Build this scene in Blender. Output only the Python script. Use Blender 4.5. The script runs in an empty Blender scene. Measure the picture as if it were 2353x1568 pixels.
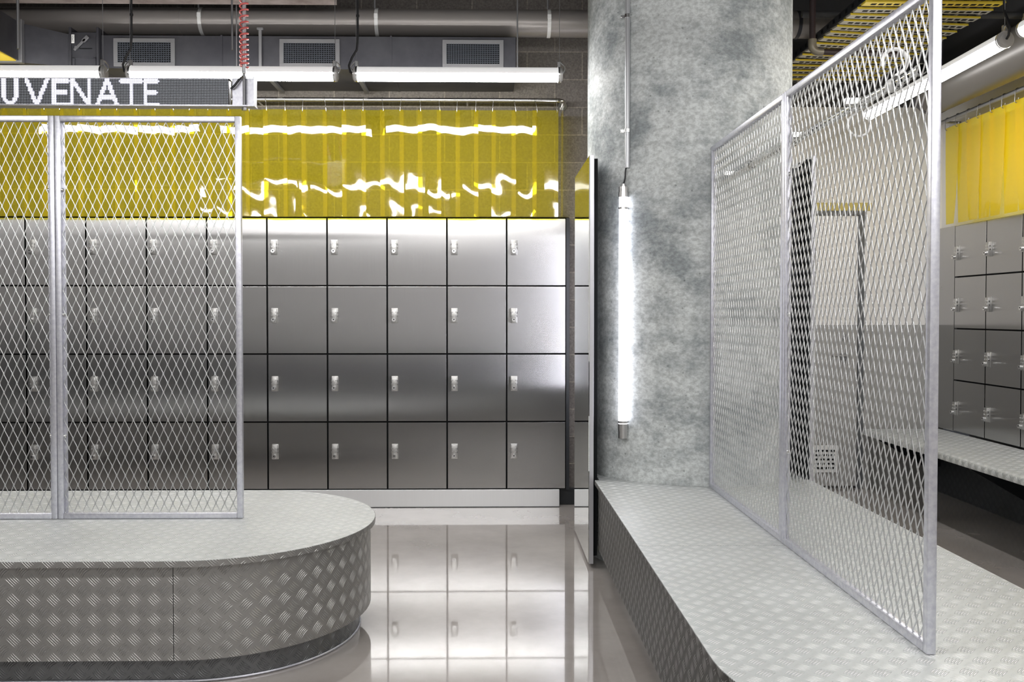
import bpy, bmesh, math, random
from mathutils import Vector, Matrix
random.seed(7)
S = bpy.context.scene
COL = S.collection
PI = math.pi

# ------------------------------------------------------------------ helpers
def new_mat(name):
    m = bpy.data.materials.new(name); m.use_nodes = True
    nt = m.node_tree; nt.nodes.clear()
    out = nt.nodes.new('ShaderNodeOutputMaterial')
    return m, nt, out

def N(nt, typ, **kw):
    n = nt.nodes.new(typ)
    for k, v in kw.items():
        if k.startswith('i_'):
            n.inputs[k[2:].replace('_', ' ')].default_value = v
        else:
            setattr(n, k, v)
    return n

def L(nt, a, b): nt.links.new(a, b)

def principled(name, color, metallic=0.0, rough=0.5, spec=0.5, **kw):
    m, nt, out = new_mat(name)
    b = N(nt, 'ShaderNodeBsdfPrincipled')
    b.inputs['Base Color'].default_value = (*color, 1)
    b.inputs['Metallic'].default_value = metallic
    b.inputs['Roughness'].default_value = rough
    b.inputs['Specular IOR Level'].default_value = spec
    for k, v in kw.items(): b.inputs[k.replace('_', ' ')].default_value = v
    L(nt, b.outputs[0], out.inputs[0])
    return m, nt, b

def noise_mix(nt, b, c1, c2, scale, detail=4, lo=.35, hi=.65, coord='Object', stretch=(1, 1, 1), rough=.6):
    tc = N(nt, 'ShaderNodeTexCoord'); mp = N(nt, 'ShaderNodeMapping'); mp.inputs['Scale'].default_value = stretch
    L(nt, tc.outputs[coord], mp.inputs[0])
    nz = N(nt, 'ShaderNodeTexNoise'); nz.inputs['Scale'].default_value = scale; nz.inputs['Detail'].default_value = detail
    nz.inputs['Roughness'].default_value = rough
    L(nt, mp.outputs[0], nz.inputs['Vector'])
    r = N(nt, 'ShaderNodeMapRange'); r.inputs[1].default_value = lo; r.inputs[2].default_value = hi
    L(nt, nz.outputs[0], r.inputs[0])
    mx = N(nt, 'ShaderNodeMix', data_type='RGBA')
    mx.inputs[6].default_value = (*c1, 1); mx.inputs[7].default_value = (*c2, 1)
    L(nt, r.outputs[0], mx.inputs[0]); 
    if b is not None: L(nt, mx.outputs[2], b.inputs['Base Color'])
    return mx, nz, mp

def bump(nt, b, height, strength=.3, dist=.002):
    bp = N(nt, 'ShaderNodeBump'); bp.inputs['Strength'].default_value = strength; bp.inputs['Distance'].default_value = dist
    L(nt, height, bp.inputs['Height']); L(nt, bp.outputs[0], b.inputs['Normal']); return bp

class MB:
    """collects shapes and links them as ONE mesh object"""
    def __init__(s): s.bm = bmesh.new(); s.uv = s.bm.loops.layers.uv.new('UVMap'); s.mi = 0
    def box(s, x0, x1, y0, y1, z0, z1, bev=0, seg=1, rot=None):
        r = bmesh.ops.create_cube(s.bm, size=1)
        vs = r['verts']
        M = Matrix.Translation(((x0+x1)/2, (y0+y1)/2, (z0+z1)/2)) @ Matrix.Diagonal((abs(x1-x0), abs(y1-y0), abs(z1-z0), 1))
        if rot is not None: M = rot @ M
        bmesh.ops.transform(s.bm, matrix=M, verts=vs)
        fs = {f for v in vs for f in v.link_faces}
        for f in fs: f.material_index = s.mi
        if bev:
            es = list({e for v in vs for e in v.link_edges})
            bmesh.ops.bevel(s.bm, geom=es, offset=bev, segments=seg, affect='EDGES', profile=.5)
        return s
    def cyl(s, p0, p1, r, seg=16, caps=True, r1=None, a0=0, a1=2*PI, up=None):
        p0, p1 = Vector(p0), Vector(p1); d = (p1-p0).normalized()
        u = Vector(up) if up else (Vector((0, 0, 1)) if abs(d.z) < .9 else Vector((0, 1, 0)))
        a = (u - d*u.dot(d)).normalized(); c = d.cross(a)
        full = abs(a1-a0-2*PI) < 1e-6; n = seg if full else seg+1
        R0, R1 = [], []
        for i in range(n):
            t = a0+(a1-a0)*i/seg; v = a*math.cos(t)+c*math.sin(t)
            R0.append(s.bm.verts.new(p0+v*r)); R1.append(s.bm.verts.new(p1+v*(r if r1 is None else r1)))
        for i in range(seg):
            j = (i+1) % n
            s.bm.faces.new((R0[i], R0[j], R1[j], R1[i])).material_index = s.mi
        if caps:
            s.bm.faces.new(R0[::-1]).material_index = s.mi; s.bm.faces.new(R1).material_index = s.mi
        return s
    def path(s, pts, r, seg=8, closed=False, caps=True):
        pts = [Vector(p) for p in pts]; n = len(pts); rings = []
        a = None
        for i in range(n):
            if closed: d = (pts[(i+1) % n]-pts[i-1])
            else: d = pts[min(i+1, n-1)]-pts[max(i-1, 0)]
            d.normalize()
            if a is None:
                u = Vector((0, 0, 1)) if abs(d.z) < .9 else Vector((1, 0, 0)); a = (u-d*u.dot(d)).normalized()
            else:
                a = (a-d*a.dot(d)).normalized()
            c = d.cross(a)
            rr = r[i] if isinstance(r, (list, tuple)) else r
            rings.append([s.bm.verts.new(pts[i]+(a*math.cos(2*PI*k/seg)+c*math.sin(2*PI*k/seg))*rr) for k in range(seg)])
        for i in range(n if closed else n-1):
            A, B = rings[i], rings[(i+1) % n]
            for k in range(seg):
                s.bm.faces.new((A[k], A[(k+1) % seg], B[(k+1) % seg], B[k])).material_index = s.mi
        if caps and not closed:
            s.bm.faces.new(rings[0][::-1]).material_index = s.mi; s.bm.faces.new(rings[-1]).material_index = s.mi
        return s
    def quad(s, *ps):
        f = s.bm.faces.new([s.bm.verts.new(p) for p in ps]); f.material_index = s.mi; return s
    def prism(s, poly, z0, z1, top=True, bottom=True, sides=True, closed=True, uvtop=True):
        n = len(poly)
        def ring(z): return [s.bm.verts.new((p[0], p[1], z)) for p in poly]
        if sides:
            A, B = ring(z0), ring(z1); d = 0
            for i in range(n if closed else n-1):
                j = (i+1) % n
                l = math.hypot(poly[j][0]-poly[i][0], poly[j][1]-poly[i][1])
                f = s.bm.faces.new((A[i], A[j], B[j], B[i])); f.material_index = s.mi
                for lp, uv in zip(f.loops, ((d, z0), (d+l, z0), (d+l, z1), (d, z1))): lp[s.uv].uv = uv
                d += l
        if top:
            f = s.bm.faces.new(ring(z1)); f.material_index = s.mi
            for lp in f.loops: lp[s.uv].uv = (lp.vert.co.x, lp.vert.co.y)
        if bottom:
            f = s.bm.faces.new(ring(z0)[::-1]); f.material_index = s.mi
            for lp in f.loops: lp[s.uv].uv = (lp.vert.co.x, lp.vert.co.y)
        return s
    def extrude_profile(s, prof, axis, a0, a1):
        """prof: list of 2D points; axis 'X' or 'Y': extruded along that axis"""
        def P(p, t): return (t, p[0], p[1]) if axis == 'X' else (p[0], t, p[1])
        A = [s.bm.verts.new(P(p, a0)) for p in prof]; B = [s.bm.verts.new(P(p, a1)) for p in prof]
        n = len(prof); d = 0
        for i in range(n):
            j = (i+1) % n; l = math.hypot(prof[j][0]-prof[i][0], prof[j][1]-prof[i][1])
            f = s.bm.faces.new((A[i], A[j], B[j], B[i])); f.material_index = s.mi
            for lp, uv in zip(f.loops, ((a0, d), (a0, d+l), (a1, d+l), (a1, d))): lp[s.uv].uv = uv
            d += l
        s.bm.faces.new(A[::-1]).material_index = s.mi; s.bm.faces.new(B).material_index = s.mi
        return s
    def build(s, name, mats, parent=None, smooth=35, fix=True):
        if fix: bmesh.ops.recalc_face_normals(s.bm, faces=s.bm.faces[:])
        me = bpy.data.meshes.new(name); s.bm.to_mesh(me); s.bm.free()
        for m in (mats if isinstance(mats, (list, tuple)) else [mats]): me.materials.append(m)
        if smooth:
            me.polygons.foreach_set('use_smooth', [True]*len(me.polygons))
            me.set_sharp_from_angle(angle=math.radians(smooth))
        return link(name, me, parent)

def link(name, me, parent=None):
    o = bpy.data.objects.new(name, me); COL.objects.link(o)
    if parent is not None:
        o.parent = parent; o.matrix_parent_inverse = Matrix.Translation(-Vector(parent.location)) if not parent.get('_local') else Matrix()
    return o

def thing(name, label, cat, loc=(0, 0, 0), group=None, local=False):
    o = bpy.data.objects.new(name, None); COL.objects.link(o); o.location = loc; o.empty_display_size = .1
    o['label'] = label; o['category'] = cat
    if group: o['group'] = group
    if local: o['_local'] = 1
    return o

def tag(o, label, cat, group=None):
    o['label'] = label; o['category'] = cat
    if group: o['group'] = group
    return o

def struct(o): o['kind'] = 'structure'; return o

def children_of(o): return [c for c in bpy.data.objects if c.parent == o]

def copy_tree(o, parent=None):
    c = o.copy(); COL.objects.link(c)
    if parent is not None: c.parent = parent; c.matrix_parent_inverse = o.matrix_parent_inverse.copy()
    for ch in KIDS[o.name]: copy_tree(ch, c)
    return c
KIDS = {}
def index_tree(o):
    KIDS[o.name] = children_of(o)
    for c in KIDS[o.name]: index_tree(c)

def arc(cx, cy, r, a0, a1, n): return [(cx+r*math.cos(a0+(a1-a0)*i/n), cy+r*math.sin(a0+(a1-a0)*i/n)) for i in range(n+1)]

# ------------------------------------------------------------------ materials
def tread_material(name, base, bar, metallic, rough, dist=.0016, barmix=.5, cell=.052, rough_bar=None, rot=0):
    m, nt, b = principled(name, base, metallic, rough)
    uv = N(nt, 'ShaderNodeUVMap')
    sx = N(nt, 'ShaderNodeSeparateXYZ'); L(nt, uv.outputs[0], sx.inputs[0])
    def M(op, a, c=None, clamp=False):
        n = N(nt, 'ShaderNodeMath', operation=op); n.use_clamp = clamp
        for i, v in enumerate((a, c)):
            if v is None: continue
            if isinstance(v, (int, float)): n.inputs[i].default_value = v
            else: L(nt, v, n.inputs[i])
        return n.outputs[0]
    k = 1/(math.sqrt(2)*cell)
    p = M('MULTIPLY', M('ADD', sx.outputs[0], sx.outputs[1]), k)
    q = M('MULTIPLY', M('SUBTRACT', sx.outputs[0], sx.outputs[1]), k)
    ip, iq = M('FLOOR', p), M('FLOOR', q)
    fp = M('SUBTRACT', M('SUBTRACT', p, ip), .5); fq = M('SUBTRACT', M('SUBTRACT', q, iq), .5)
    par = M('FLOORED_MODULO', M('ADD', ip, iq), 2)
    npar = M('SUBTRACT', 1, par)
    a = M('ADD', M('MULTIPLY', fp, npar), M('MULTIPLY', fq, par))
    c = M('ADD', M('MULTIPLY', fq, npar), M('MULTIPLY', fp, par))
    a2 = M('MULTIPLY', M('MULTIPLY', a, 2.12), M('MULTIPLY', a, 2.12))
    c = M('ADD', c, M('MULTIPLY', M('SUBTRACT', a2, .4), -.035))
    t = M('DIVIDE', c, .148)
    n = M('MAXIMUM', M('MINIMUM', M('ROUND', t), 2), -2)
    d = M('MULTIPLY', M('ABSOLUTE', M('SUBTRACT', t, n)), .148)
    w = M('MULTIPLY', M('SUBTRACT', 1, a2), .050)
    h = M('DIVIDE', M('SUBTRACT', w, d), .035, True)
    h = M('POWER', h, .7)
    mx = N(nt, 'ShaderNodeMix', data_type='RGBA'); mx.inputs[6].default_value = (*base, 1); mx.inputs[7].default_value = (*bar, 1)
    L(nt, M('MULTIPLY', h, barmix), mx.inputs[0])
    tc = N(nt, 'ShaderNodeTexCoord'); nz = N(nt, 'ShaderNodeTexNoise'); nz.inputs['Scale'].default_value = 2.2; nz.inputs['Detail'].default_value = 5
    L(nt, tc.outputs['Object'], nz.inputs['Vector'])
    mr = N(nt, 'ShaderNodeMapRange'); mr.inputs[1].default_value = .3; mr.inputs[2].default_value = .7; mr.inputs[3].default_value = .9; mr.inputs[4].default_value = 1.06
    L(nt, nz.outputs[0], mr.inputs[0])
    ml = N(nt, 'ShaderNodeMix', data_type='RGBA', blend_type='MULTIPLY'); ml.inputs[0].default_value = 1
    L(nt, mx.outputs[2], ml.inputs[6]); L(nt, mr.outputs[0], ml.inputs[7]); L(nt, ml.outputs[2], b.inputs['Base Color'])
    if rough_bar is not None:
        rr = N(nt, 'ShaderNodeMapRange'); rr.inputs[3].default_value = rough; rr.inputs[4].default_value = rough_bar
        L(nt, h, rr.inputs[0]); L(nt, rr.outputs[0], b.inputs['Roughness'])
    bump(nt, b, h, 1.0, dist)
    return m

M_top = tread_material('tread_plate_top', (.56, .58, .575), (1, 1, 1), .35, .42, dist=.0026, barmix=.9)
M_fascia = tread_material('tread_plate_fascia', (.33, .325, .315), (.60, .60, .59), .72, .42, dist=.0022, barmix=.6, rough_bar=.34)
M_fascia_shaded = tread_material('tread_plate_side_shaded', (.07, .068, .065), (.34, .34, .33), .6, .5, dist=.0022, barmix=.75, rough_bar=.34)  # same metal as the fascia, with the side's shade painted in
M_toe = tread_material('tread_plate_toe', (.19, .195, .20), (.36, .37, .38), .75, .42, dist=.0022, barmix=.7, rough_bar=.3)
M_darktread = tread_material('tread_plate_dark', (.07, .075, .085), (.13, .14, .15), .6, .45, dist=.002, barmix=.5)

M_galv, nt, b = principled('galvanised_steel', (.56, .565, .62), .75, .38)
noise_mix(nt, b, (.55, .55, .62), (.68, .685, .73), 60, 3)
M_mesh, nt, b = principled('expanded_mesh_steel', (.64, .65, .655), 1, .34)
M_bolt, nt, b = principled('zinc_bolt', (.75, .75, .75), 1, .25)
M_chrome, nt, b = principled('chrome_rod', (.78, .77, .75), 1, .16)
M_black, nt, b = principled('black_gap', (.004, .005, .006), 0, .7, .2)
M_blackpaint, nt, b = principled('black_paint', (.012, .014, .017), 0, .45)
M_cord, nt, b = principled('black_cord', (.01, .01, .012), 0, .5)

M_perf, nt, b = principled('perforated_chrome', (.78, .77, .75), 1, .16)
_g = N(nt, 'ShaderNodeNewGeometry'); _s = N(nt, 'ShaderNodeSeparateXYZ'); L(nt, _g.outputs['Position'], _s.inputs[0])
def _m(op, a, c):
    n = N(nt, 'ShaderNodeMath', operation=op)
    for i, v in enumerate((a, c)):
        if isinstance(v, (int, float)): n.inputs[i].default_value = v
        else: L(nt, v, n.inputs[i])
    return n.outputs[0]
_a = _m('ARCTAN2', _m('SUBTRACT', _s.outputs[2], 2.085), _m('SUBTRACT', _s.outputs[0], 1.25))
_u = _m('SUBTRACT', _m('FRACT', _m('MULTIPLY', _a, 6/(2*PI)), 0), .5)
_v = _m('SUBTRACT', _m('FRACT', _m('MULTIPLY', _s.outputs[1], 1/.0425), 0), .5)
_d = _m('SQRT', _m('ADD', _m('POWER', _m('MULTIPLY', _u, .0141), 2), _m('POWER', _m('MULTIPLY', _v, .0425), 2)), 0)
_mk = _m('LESS_THAN', _d, .0058)
_mx = N(nt, 'ShaderNodeMix', data_type='RGBA'); _mx.inputs[6].default_value = (.78, .77, .75, 1); _mx.inputs[7].default_value = (.01, .01, .01, 1)
L(nt, _mk, _mx.inputs[0]); L(nt, _mx.outputs[2], b.inputs['Base Color'])

def brushed(name, c1, c2, rough, aniso=.75, metallic=1.0):
    m, nt, b = principled(name, c1, metallic, rough)
    tc = N(nt, 'ShaderNodeTexCoord'); mp = N(nt, 'ShaderNodeMapping'); mp.inputs['Scale'].default_value = (420, 420, 3)
    L(nt, tc.outputs['Object'], mp.inputs[0])
    nz = N(nt, 'ShaderNodeTexNoise'); nz.inputs['Scale'].default_value = 1; nz.inputs['Detail'].default_value = 3
    L(nt, mp.outputs[0], nz.inputs['Vector'])
    mx = N(nt, 'ShaderNodeMix', data_type='RGBA'); mx.inputs[6].default_value = (*c1, 1); mx.inputs[7].default_value = (*c2, 1)
    L(nt, nz.outputs[0], mx.inputs[0]); L(nt, mx.outputs[2], b.inputs['Base Color'])
    n2 = N(nt, 'ShaderNodeTexNoise'); n2.inputs['Scale'].default_value = 3.0; n2.inputs['Detail'].default_value = 3
    L(nt, tc.outputs['Object'], n2.inputs['Vector'])
    rr = N(nt, 'ShaderNodeMapRange'); rr.inputs[3].default_value = rough*.85; rr.inputs[4].default_value = rough*1.15
    L(nt, n2.outputs[0], rr.inputs[0]); L(nt, rr.outputs[0], b.inputs['Roughness'])
    b.inputs['Anisotropic'].default_value = aniso
    tg = N(nt, 'ShaderNodeTangent', direction_type='UV_MAP'); tg.uv_map = 'UVMap'
    L(nt, tg.outputs[0], b.inputs['Tangent'])
    return m
M_door = brushed('brushed_stainless', (.46, .455, .455), (.55, .545, .545), .26, 1.0)
M_lock, nt, b = principled('satin_lock_steel', (.50, .495, .485), .9, .34)
M_plinth = brushed('brushed_plinth', (.78, .79, .80), (.84, .85, .86), .3, .5, .6)
M_mirror, nt, b = principled('mirror_glass', (.86, .89, .87), 1, .01)
M_alu, nt, b = principled('satin_aluminium_frame', (.62, .62, .66), .7, .35)

# concrete column
M_conc, nt, b = principled('board_concrete', (.4, .42, .42), 0, .62, .35)
mx, nz, mp = noise_mix(nt, b, (.32, .35, .36), (.67, .70, .695), 2.6, 10, .38, .56, rough=.72, stretch=(1, 1, 1.2))
tc = N(nt, 'ShaderNodeTexCoord')
n2 = N(nt, 'ShaderNodeTexNoise'); n2.inputs['Scale'].default_value = 38; n2.inputs['Detail'].default_value = 8; n2.inputs['Roughness'].default_value = .7
mpp = N(nt, 'ShaderNodeMapping'); mpp.inputs['Scale'].default_value = (1, 1, 1.4)
L(nt, tc.outputs['Object'], mpp.inputs[0]); L(nt, mpp.outputs[0], n2.inputs['Vector'])
r2 = N(nt, 'ShaderNodeMapRange'); r2.inputs[1].default_value = .40; r2.inputs[2].default_value = .60; r2.inputs[3].default_value = .66; r2.inputs[4].default_value = 1.05
L(nt, n2.outputs[0], r2.inputs[0])
ml = N(nt, 'ShaderNodeMix', data_type='RGBA', blend_type='MULTIPLY'); ml.inputs[0].default_value = .85
L(nt, mx.outputs[2], ml.inputs[6]); L(nt, r2.outputs[0], ml.inputs[7])
# pour joints and pits
sx = N(nt, 'ShaderNodeSeparateXYZ'); L(nt, tc.outputs['Object'], sx.inputs[0])
n3 = N(nt, 'ShaderNodeTexNoise'); n3.inputs['Scale'].default_value = 3; L(nt, tc.outputs['Object'], n3.inputs['Vector'])
ad = N(nt, 'ShaderNodeMath', operation='MULTIPLY_ADD'); L(nt, n3.outputs[0], ad.inputs[0]); ad.inputs[1].default_value = .05; L(nt, sx.outputs[2], ad.inputs[2])
md = N(nt, 'ShaderNodeMath', operation='PINGPONG'); L(nt, ad.outputs[0], md.inputs[0]); md.inputs[1].default_value = .23
lt = N(nt, 'ShaderNodeMapRange'); lt.inputs[1].default_value = 0; lt.inputs[2].default_value = .02; lt.inputs[3].default_value = .72; lt.inputs[4].default_value = 1
L(nt, md.outputs[0], lt.inputs[0])
ml2 = N(nt, 'ShaderNodeMix', data_type='RGBA', blend_type='MULTIPLY'); ml2.inputs[0].default_value = .5
L(nt, ml.outputs[2], ml2.inputs[6]); L(nt, lt.outputs[0], ml2.inputs[7])
vo = N(nt, 'ShaderNodeTexVoronoi'); vo.inputs['Scale'].default_value = 16; L(nt, tc.outputs['Object'], vo.inputs['Vector'])
vr = N(nt, 'ShaderNodeMapRange'); vr.inputs[1].default_value = .05; vr.inputs[2].default_value = .11; vr.inputs[3].default_value = .35; vr.inputs[4].default_value = 1
L(nt, vo.outputs['Distance'], vr.inputs[0])
ml3 = N(nt, 'ShaderNodeMix', data_type='RGBA', blend_type='MULTIPLY'); ml3.inputs[0].default_value = .6
L(nt, ml2.outputs[2], ml3.inputs[6]); L(nt, vr.outputs[0], ml3.inputs[7])
L(nt, ml3.outputs[2], b.inputs['Base Color'])
bump(nt, b, ml3.outputs[2], .25, .004)

# concrete block wall: courses of 198 mm
M_block, nt, b = principled('concrete_block', (.2, .19, .18), 0, .85, .2)
tc = N(nt, 'ShaderNodeTexCoord'); mp = N(nt, 'ShaderNodeMapping'); mp.inputs['Rotation'].default_value = (PI/2, 0, 0)
cb = N(nt, 'ShaderNodeCombineXYZ'); sp = N(nt, 'ShaderNodeSeparateXYZ'); L(nt, tc.outputs['Object'], sp.inputs[0])
ax = N(nt, 'ShaderNodeMath', operation='ADD'); L(nt, sp.outputs[0], ax.inputs[0]); ax.inputs[1].default_value = .10
az = N(nt, 'ShaderNodeMath', operation='ADD'); L(nt, sp.outputs[2], az.inputs[0]); az.inputs[1].default_value = -.10
L(nt, ax.outputs[0], cb.inputs[0]); L(nt, az.outputs[0], cb.inputs[1])
bk = N(nt, 'ShaderNodeTexBrick'); bk.offset = .5; bk.squash = 1
bk.inputs['Scale'].default_value = 1; bk.inputs['Mortar Size'].default_value = .006; bk.inputs['Mortar Smooth'].default_value = .3
bk.inputs['Brick Width'].default_value = .396; bk.inputs['Row Height'].default_value = .198
bk.inputs['Color1'].default_value = (.14, .127, .118, 1); bk.inputs['Color2'].default_value = (.175, .16, .148, 1); bk.inputs['Mortar'].default_value = (.25, .225, .20, 1)
L(nt, cb.outputs[0], bk.inputs['Vector'])
nz = N(nt, 'ShaderNodeTexNoise'); nz.inputs['Scale'].default_value = 90; nz.inputs['Detail'].default_value = 4; L(nt, tc.outputs['Object'], nz.inputs['Vector'])
nr = N(nt, 'ShaderNodeMapRange'); nr.inputs[1].default_value = .3; nr.inputs[2].default_value = .7; nr.inputs[3].default_value = .7; nr.inputs[4].default_value = 1.15
L(nt, nz.outputs[0], nr.inputs[0])
ml = N(nt, 'ShaderNodeMix', data_type='RGBA', blend_type='MULTIPLY'); ml.inputs[0].default_value = 1
L(nt, bk.outputs[0], ml.inputs[6]); L(nt, nr.outputs[0], ml.inputs[7]); L(nt, ml.outputs[2], b.inputs['Base Color'])
hb = N(nt, 'ShaderNodeMath', operation='MULTIPLY_ADD'); L(nt, bk.outputs['Fac'], hb.inputs[0]); hb.inputs[1].default_value = -1.0
hs = N(nt, 'ShaderNodeMath', operation='MULTIPLY'); L(nt, nz.outputs[0], hs.inputs[0]); hs.inputs[1].default_value = .4; L(nt, hs.outputs[0], hb.inputs[2])
bump(nt, b, hb.outputs[0], .8, .005)

# polished concrete floor
M_floor, nt, b = principled('polished_concrete', (.4, .37, .35), 0, .1, .75)
mx, nz, mp = noise_mix(nt, b, (.33, .30, .28), (.47, .435, .41), 1.1, 8, .35, .65, rough=.62)
tc = N(nt, 'ShaderNodeTexCoord')
n2 = N(nt, 'ShaderNodeTexNoise'); n2.inputs['Scale'].default_value = 30; n2.inputs['Detail'].default_value = 6; L(nt, tc.outputs['Object'], n2.inputs['Vector'])
rr = N(nt, 'ShaderNodeMapRange'); rr.inputs[1].default_value = .4; rr.inputs[2].default_value = .65; rr.inputs[3].default_value = .05; rr.inputs[4].default_value = .11
L(nt, n2.outputs[0], rr.inputs[0]); L(nt, rr.outputs[0], b.inputs['Roughness'])
bump(nt, b, n2.outputs[0], .05, .0008)
b.inputs['Coat Weight'].default_value = .9; b.inputs['Coat Roughness'].default_value = .03; b.inputs['Coat IOR'].default_value = 1.9

M_ceil, nt, b = principled('dark_ceiling_paint', (.018, .019, .022), 0, .8)
M_wall_dark, nt, b = principled('charcoal_wall_paint', (.05, .05, .052), 0, .7)
M_wall_white, nt, b = principled('white_wall_paint', (.78, .765, .745), 0, .55)
M_wall_back, nt, b = principled('off_white_room_paint', (.60, .59, .58), 0, .6)
# two-tone painted wall and door: light grey above, mid grey below 1.297 m, rear wall's light falloff painted dark above 3.0 m
def two_tone(name, hi, lo, split, rough, dark=None, zdark=3.02):
    m, nt, b = principled(name, hi, 0, rough)
    g = N(nt, 'ShaderNodeNewGeometry'); sp = N(nt, 'ShaderNodeSeparateXYZ'); L(nt, g.outputs['Position'], sp.inputs[0])
    gt = N(nt, 'ShaderNodeMath', operation='GREATER_THAN'); L(nt, sp.outputs[2], gt.inputs[0]); gt.inputs[1].default_value = split
    mx = N(nt, 'ShaderNodeMix', data_type='RGBA'); mx.inputs[6].default_value = (*lo, 1); mx.inputs[7].default_value = (*hi, 1)
    L(nt, gt.outputs[0], mx.inputs[0]); o = mx.outputs[2]
    if dark:
        g2 = N(nt, 'ShaderNodeMath', operation='GREATER_THAN'); L(nt, sp.outputs[2], g2.inputs[0]); g2.inputs[1].default_value = zdark
        m2 = N(nt, 'ShaderNodeMix', data_type='RGBA'); m2.inputs[7].default_value = (*dark, 1); L(nt, o, m2.inputs[6]); L(nt, g2.outputs[0], m2.inputs[0]); o = m2.outputs[2]
    L(nt, o, b.inputs['Base Color']); return m
M_twotone = two_tone('two_tone_wall_paint_falloff', (.80, .78, .755), (.34, .335, .32), 1.297, .5, (.06, .06, .062))
M_roomtone = two_tone('two_tone_room_paint', (.34, .335, .33), (.06, .062, .065), 1.297, .55)
M_fronttone = two_tone('front_wall_paint', (.80, .795, .79), (.05, .052, .058), .70, .55)
M_doorpaint = two_tone('two_tone_door_paint', (.76, .745, .725), (.32, .315, .305), 1.297, .4)
M_yellow_reflect, nt, b = principled('yellow_curtain_reflection', (.52, .43, .14), 0, .4)  # grey door head; the yellow curtain's reflection is painted into its colour
M_greyframe, nt, b = principled('grey_frame_paint', (.10, .105, .11), 0, .4)

# ducts
M_duct, nt, b = principled('galvanised_duct', (.26, .26, .275), .6, .42)
noise_mix(nt, b, (.05, .05, .06), (.09, .09, .10), 3, 5)
M_duct_round, nt, b = principled('round_duct_paint', (.29, .268, .255), .3, .34)
M_duct_beige, nt, b = principled('beige_duct', (.095, .088, .08), .2, .35)
M_grille, nt, b = principled('grille_frame_paint', (.17, .17, .175), .2, .5)
M_core, nt, b = principled('eggcrate_core', (.085, .095, .115), .2, .5)
M_beam, nt, b = principled('pale_concrete_beam', (.50, .42, .38), 0, .8)
noise_mix(nt, b, (.34, .27, .24), (.58, .50, .46), 7, 6)
M_underside_reflect, nt, b = principled('yellow_underside_reflection', (.80, .60, .07), 0, .4)  # duct underside with the curtain's yellow reflection painted on
M_strut, nt, b = principled('zinc_strut', (.30, .30, .31), .7, .4)

# emitters
def emit(name, col, s):
    m, nt, out = new_mat(name); e = N(nt, 'ShaderNodeEmission'); e.inputs[0].default_value = (*col, 1); e.inputs[1].default_value = s
    L(nt, e.outputs[0], out.inputs[0]); return m
M_glow = emit('lit_tube_diffuser', (1, .985, .97), 58)
M_glow_side = emit('lit_side_diffuser', (1, .985, .97), 38)
M_glow_col = emit('lit_column_tube', (.92, .915, 1.0), 6.5)
M_glow_rear = emit('lit_rear_tube', (.92, .91, 1.0), 25)
M_led_on = emit('lit_led', (.74, .72, 1.0), 3.0)
M_led_off = emit('dim_led', (.85, .9, 1.0), .75)
M_housing, nt, b = principled('frosted_tube_housing', (.80, .79, .79), 0, .3)
b.inputs['Emission Color'].default_value = (1, .99, .98, 1); b.inputs['Emission Strength'].default_value = .38
M_cap, nt, b = principled('grey_end_cap', (.50, .49, .48), .3, .3)
M_brushedcap, nt, b = principled('brushed_end_cap', (.62, .61, .60), 1, .3)
M_board, nt, b = principled('black_led_board', (.008, .008, .012), 0, .4)
M_red, nt, b = principled('red_coil_cable', (.68, .13, .12), 0, .4)
M_pipe_grey, nt, b = principled('grey_conduit', (.52, .53, .55), .5, .35)
M_pipe_dark, nt, b = principled('dark_iron_pipe', (.035, .022, .022), .2, .45)
M_pipe_elbow, nt, b = principled('iron_elbow', (.26, .23, .18), .6, .4)
M_white_plastic, nt, b = principled('white_plastic', (.74, .74, .73), 0, .35)
M_slat, nt, b = principled('yellow_tray_rung', (.66, .58, .30), .15, .5)
noise_mix(nt, b, (.74, .56, .06), (.62, .58, .45), 1.0, 0, .40, .60, stretch=(.01, .01, .01))
M_slat_y, nt, b = principled('bright_yellow_rung', (.82, .62, .06), .1, .45)
M_slat_b, nt, b = principled('beige_rung', (.46, .43, .36), .1, .5)
M_label, nt, b = principled('white_label', (.8, .8, .78), 0, .5)
M_cable, nt, b = principled('beige_cable', (.50, .47, .42), 0, .5)

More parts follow.
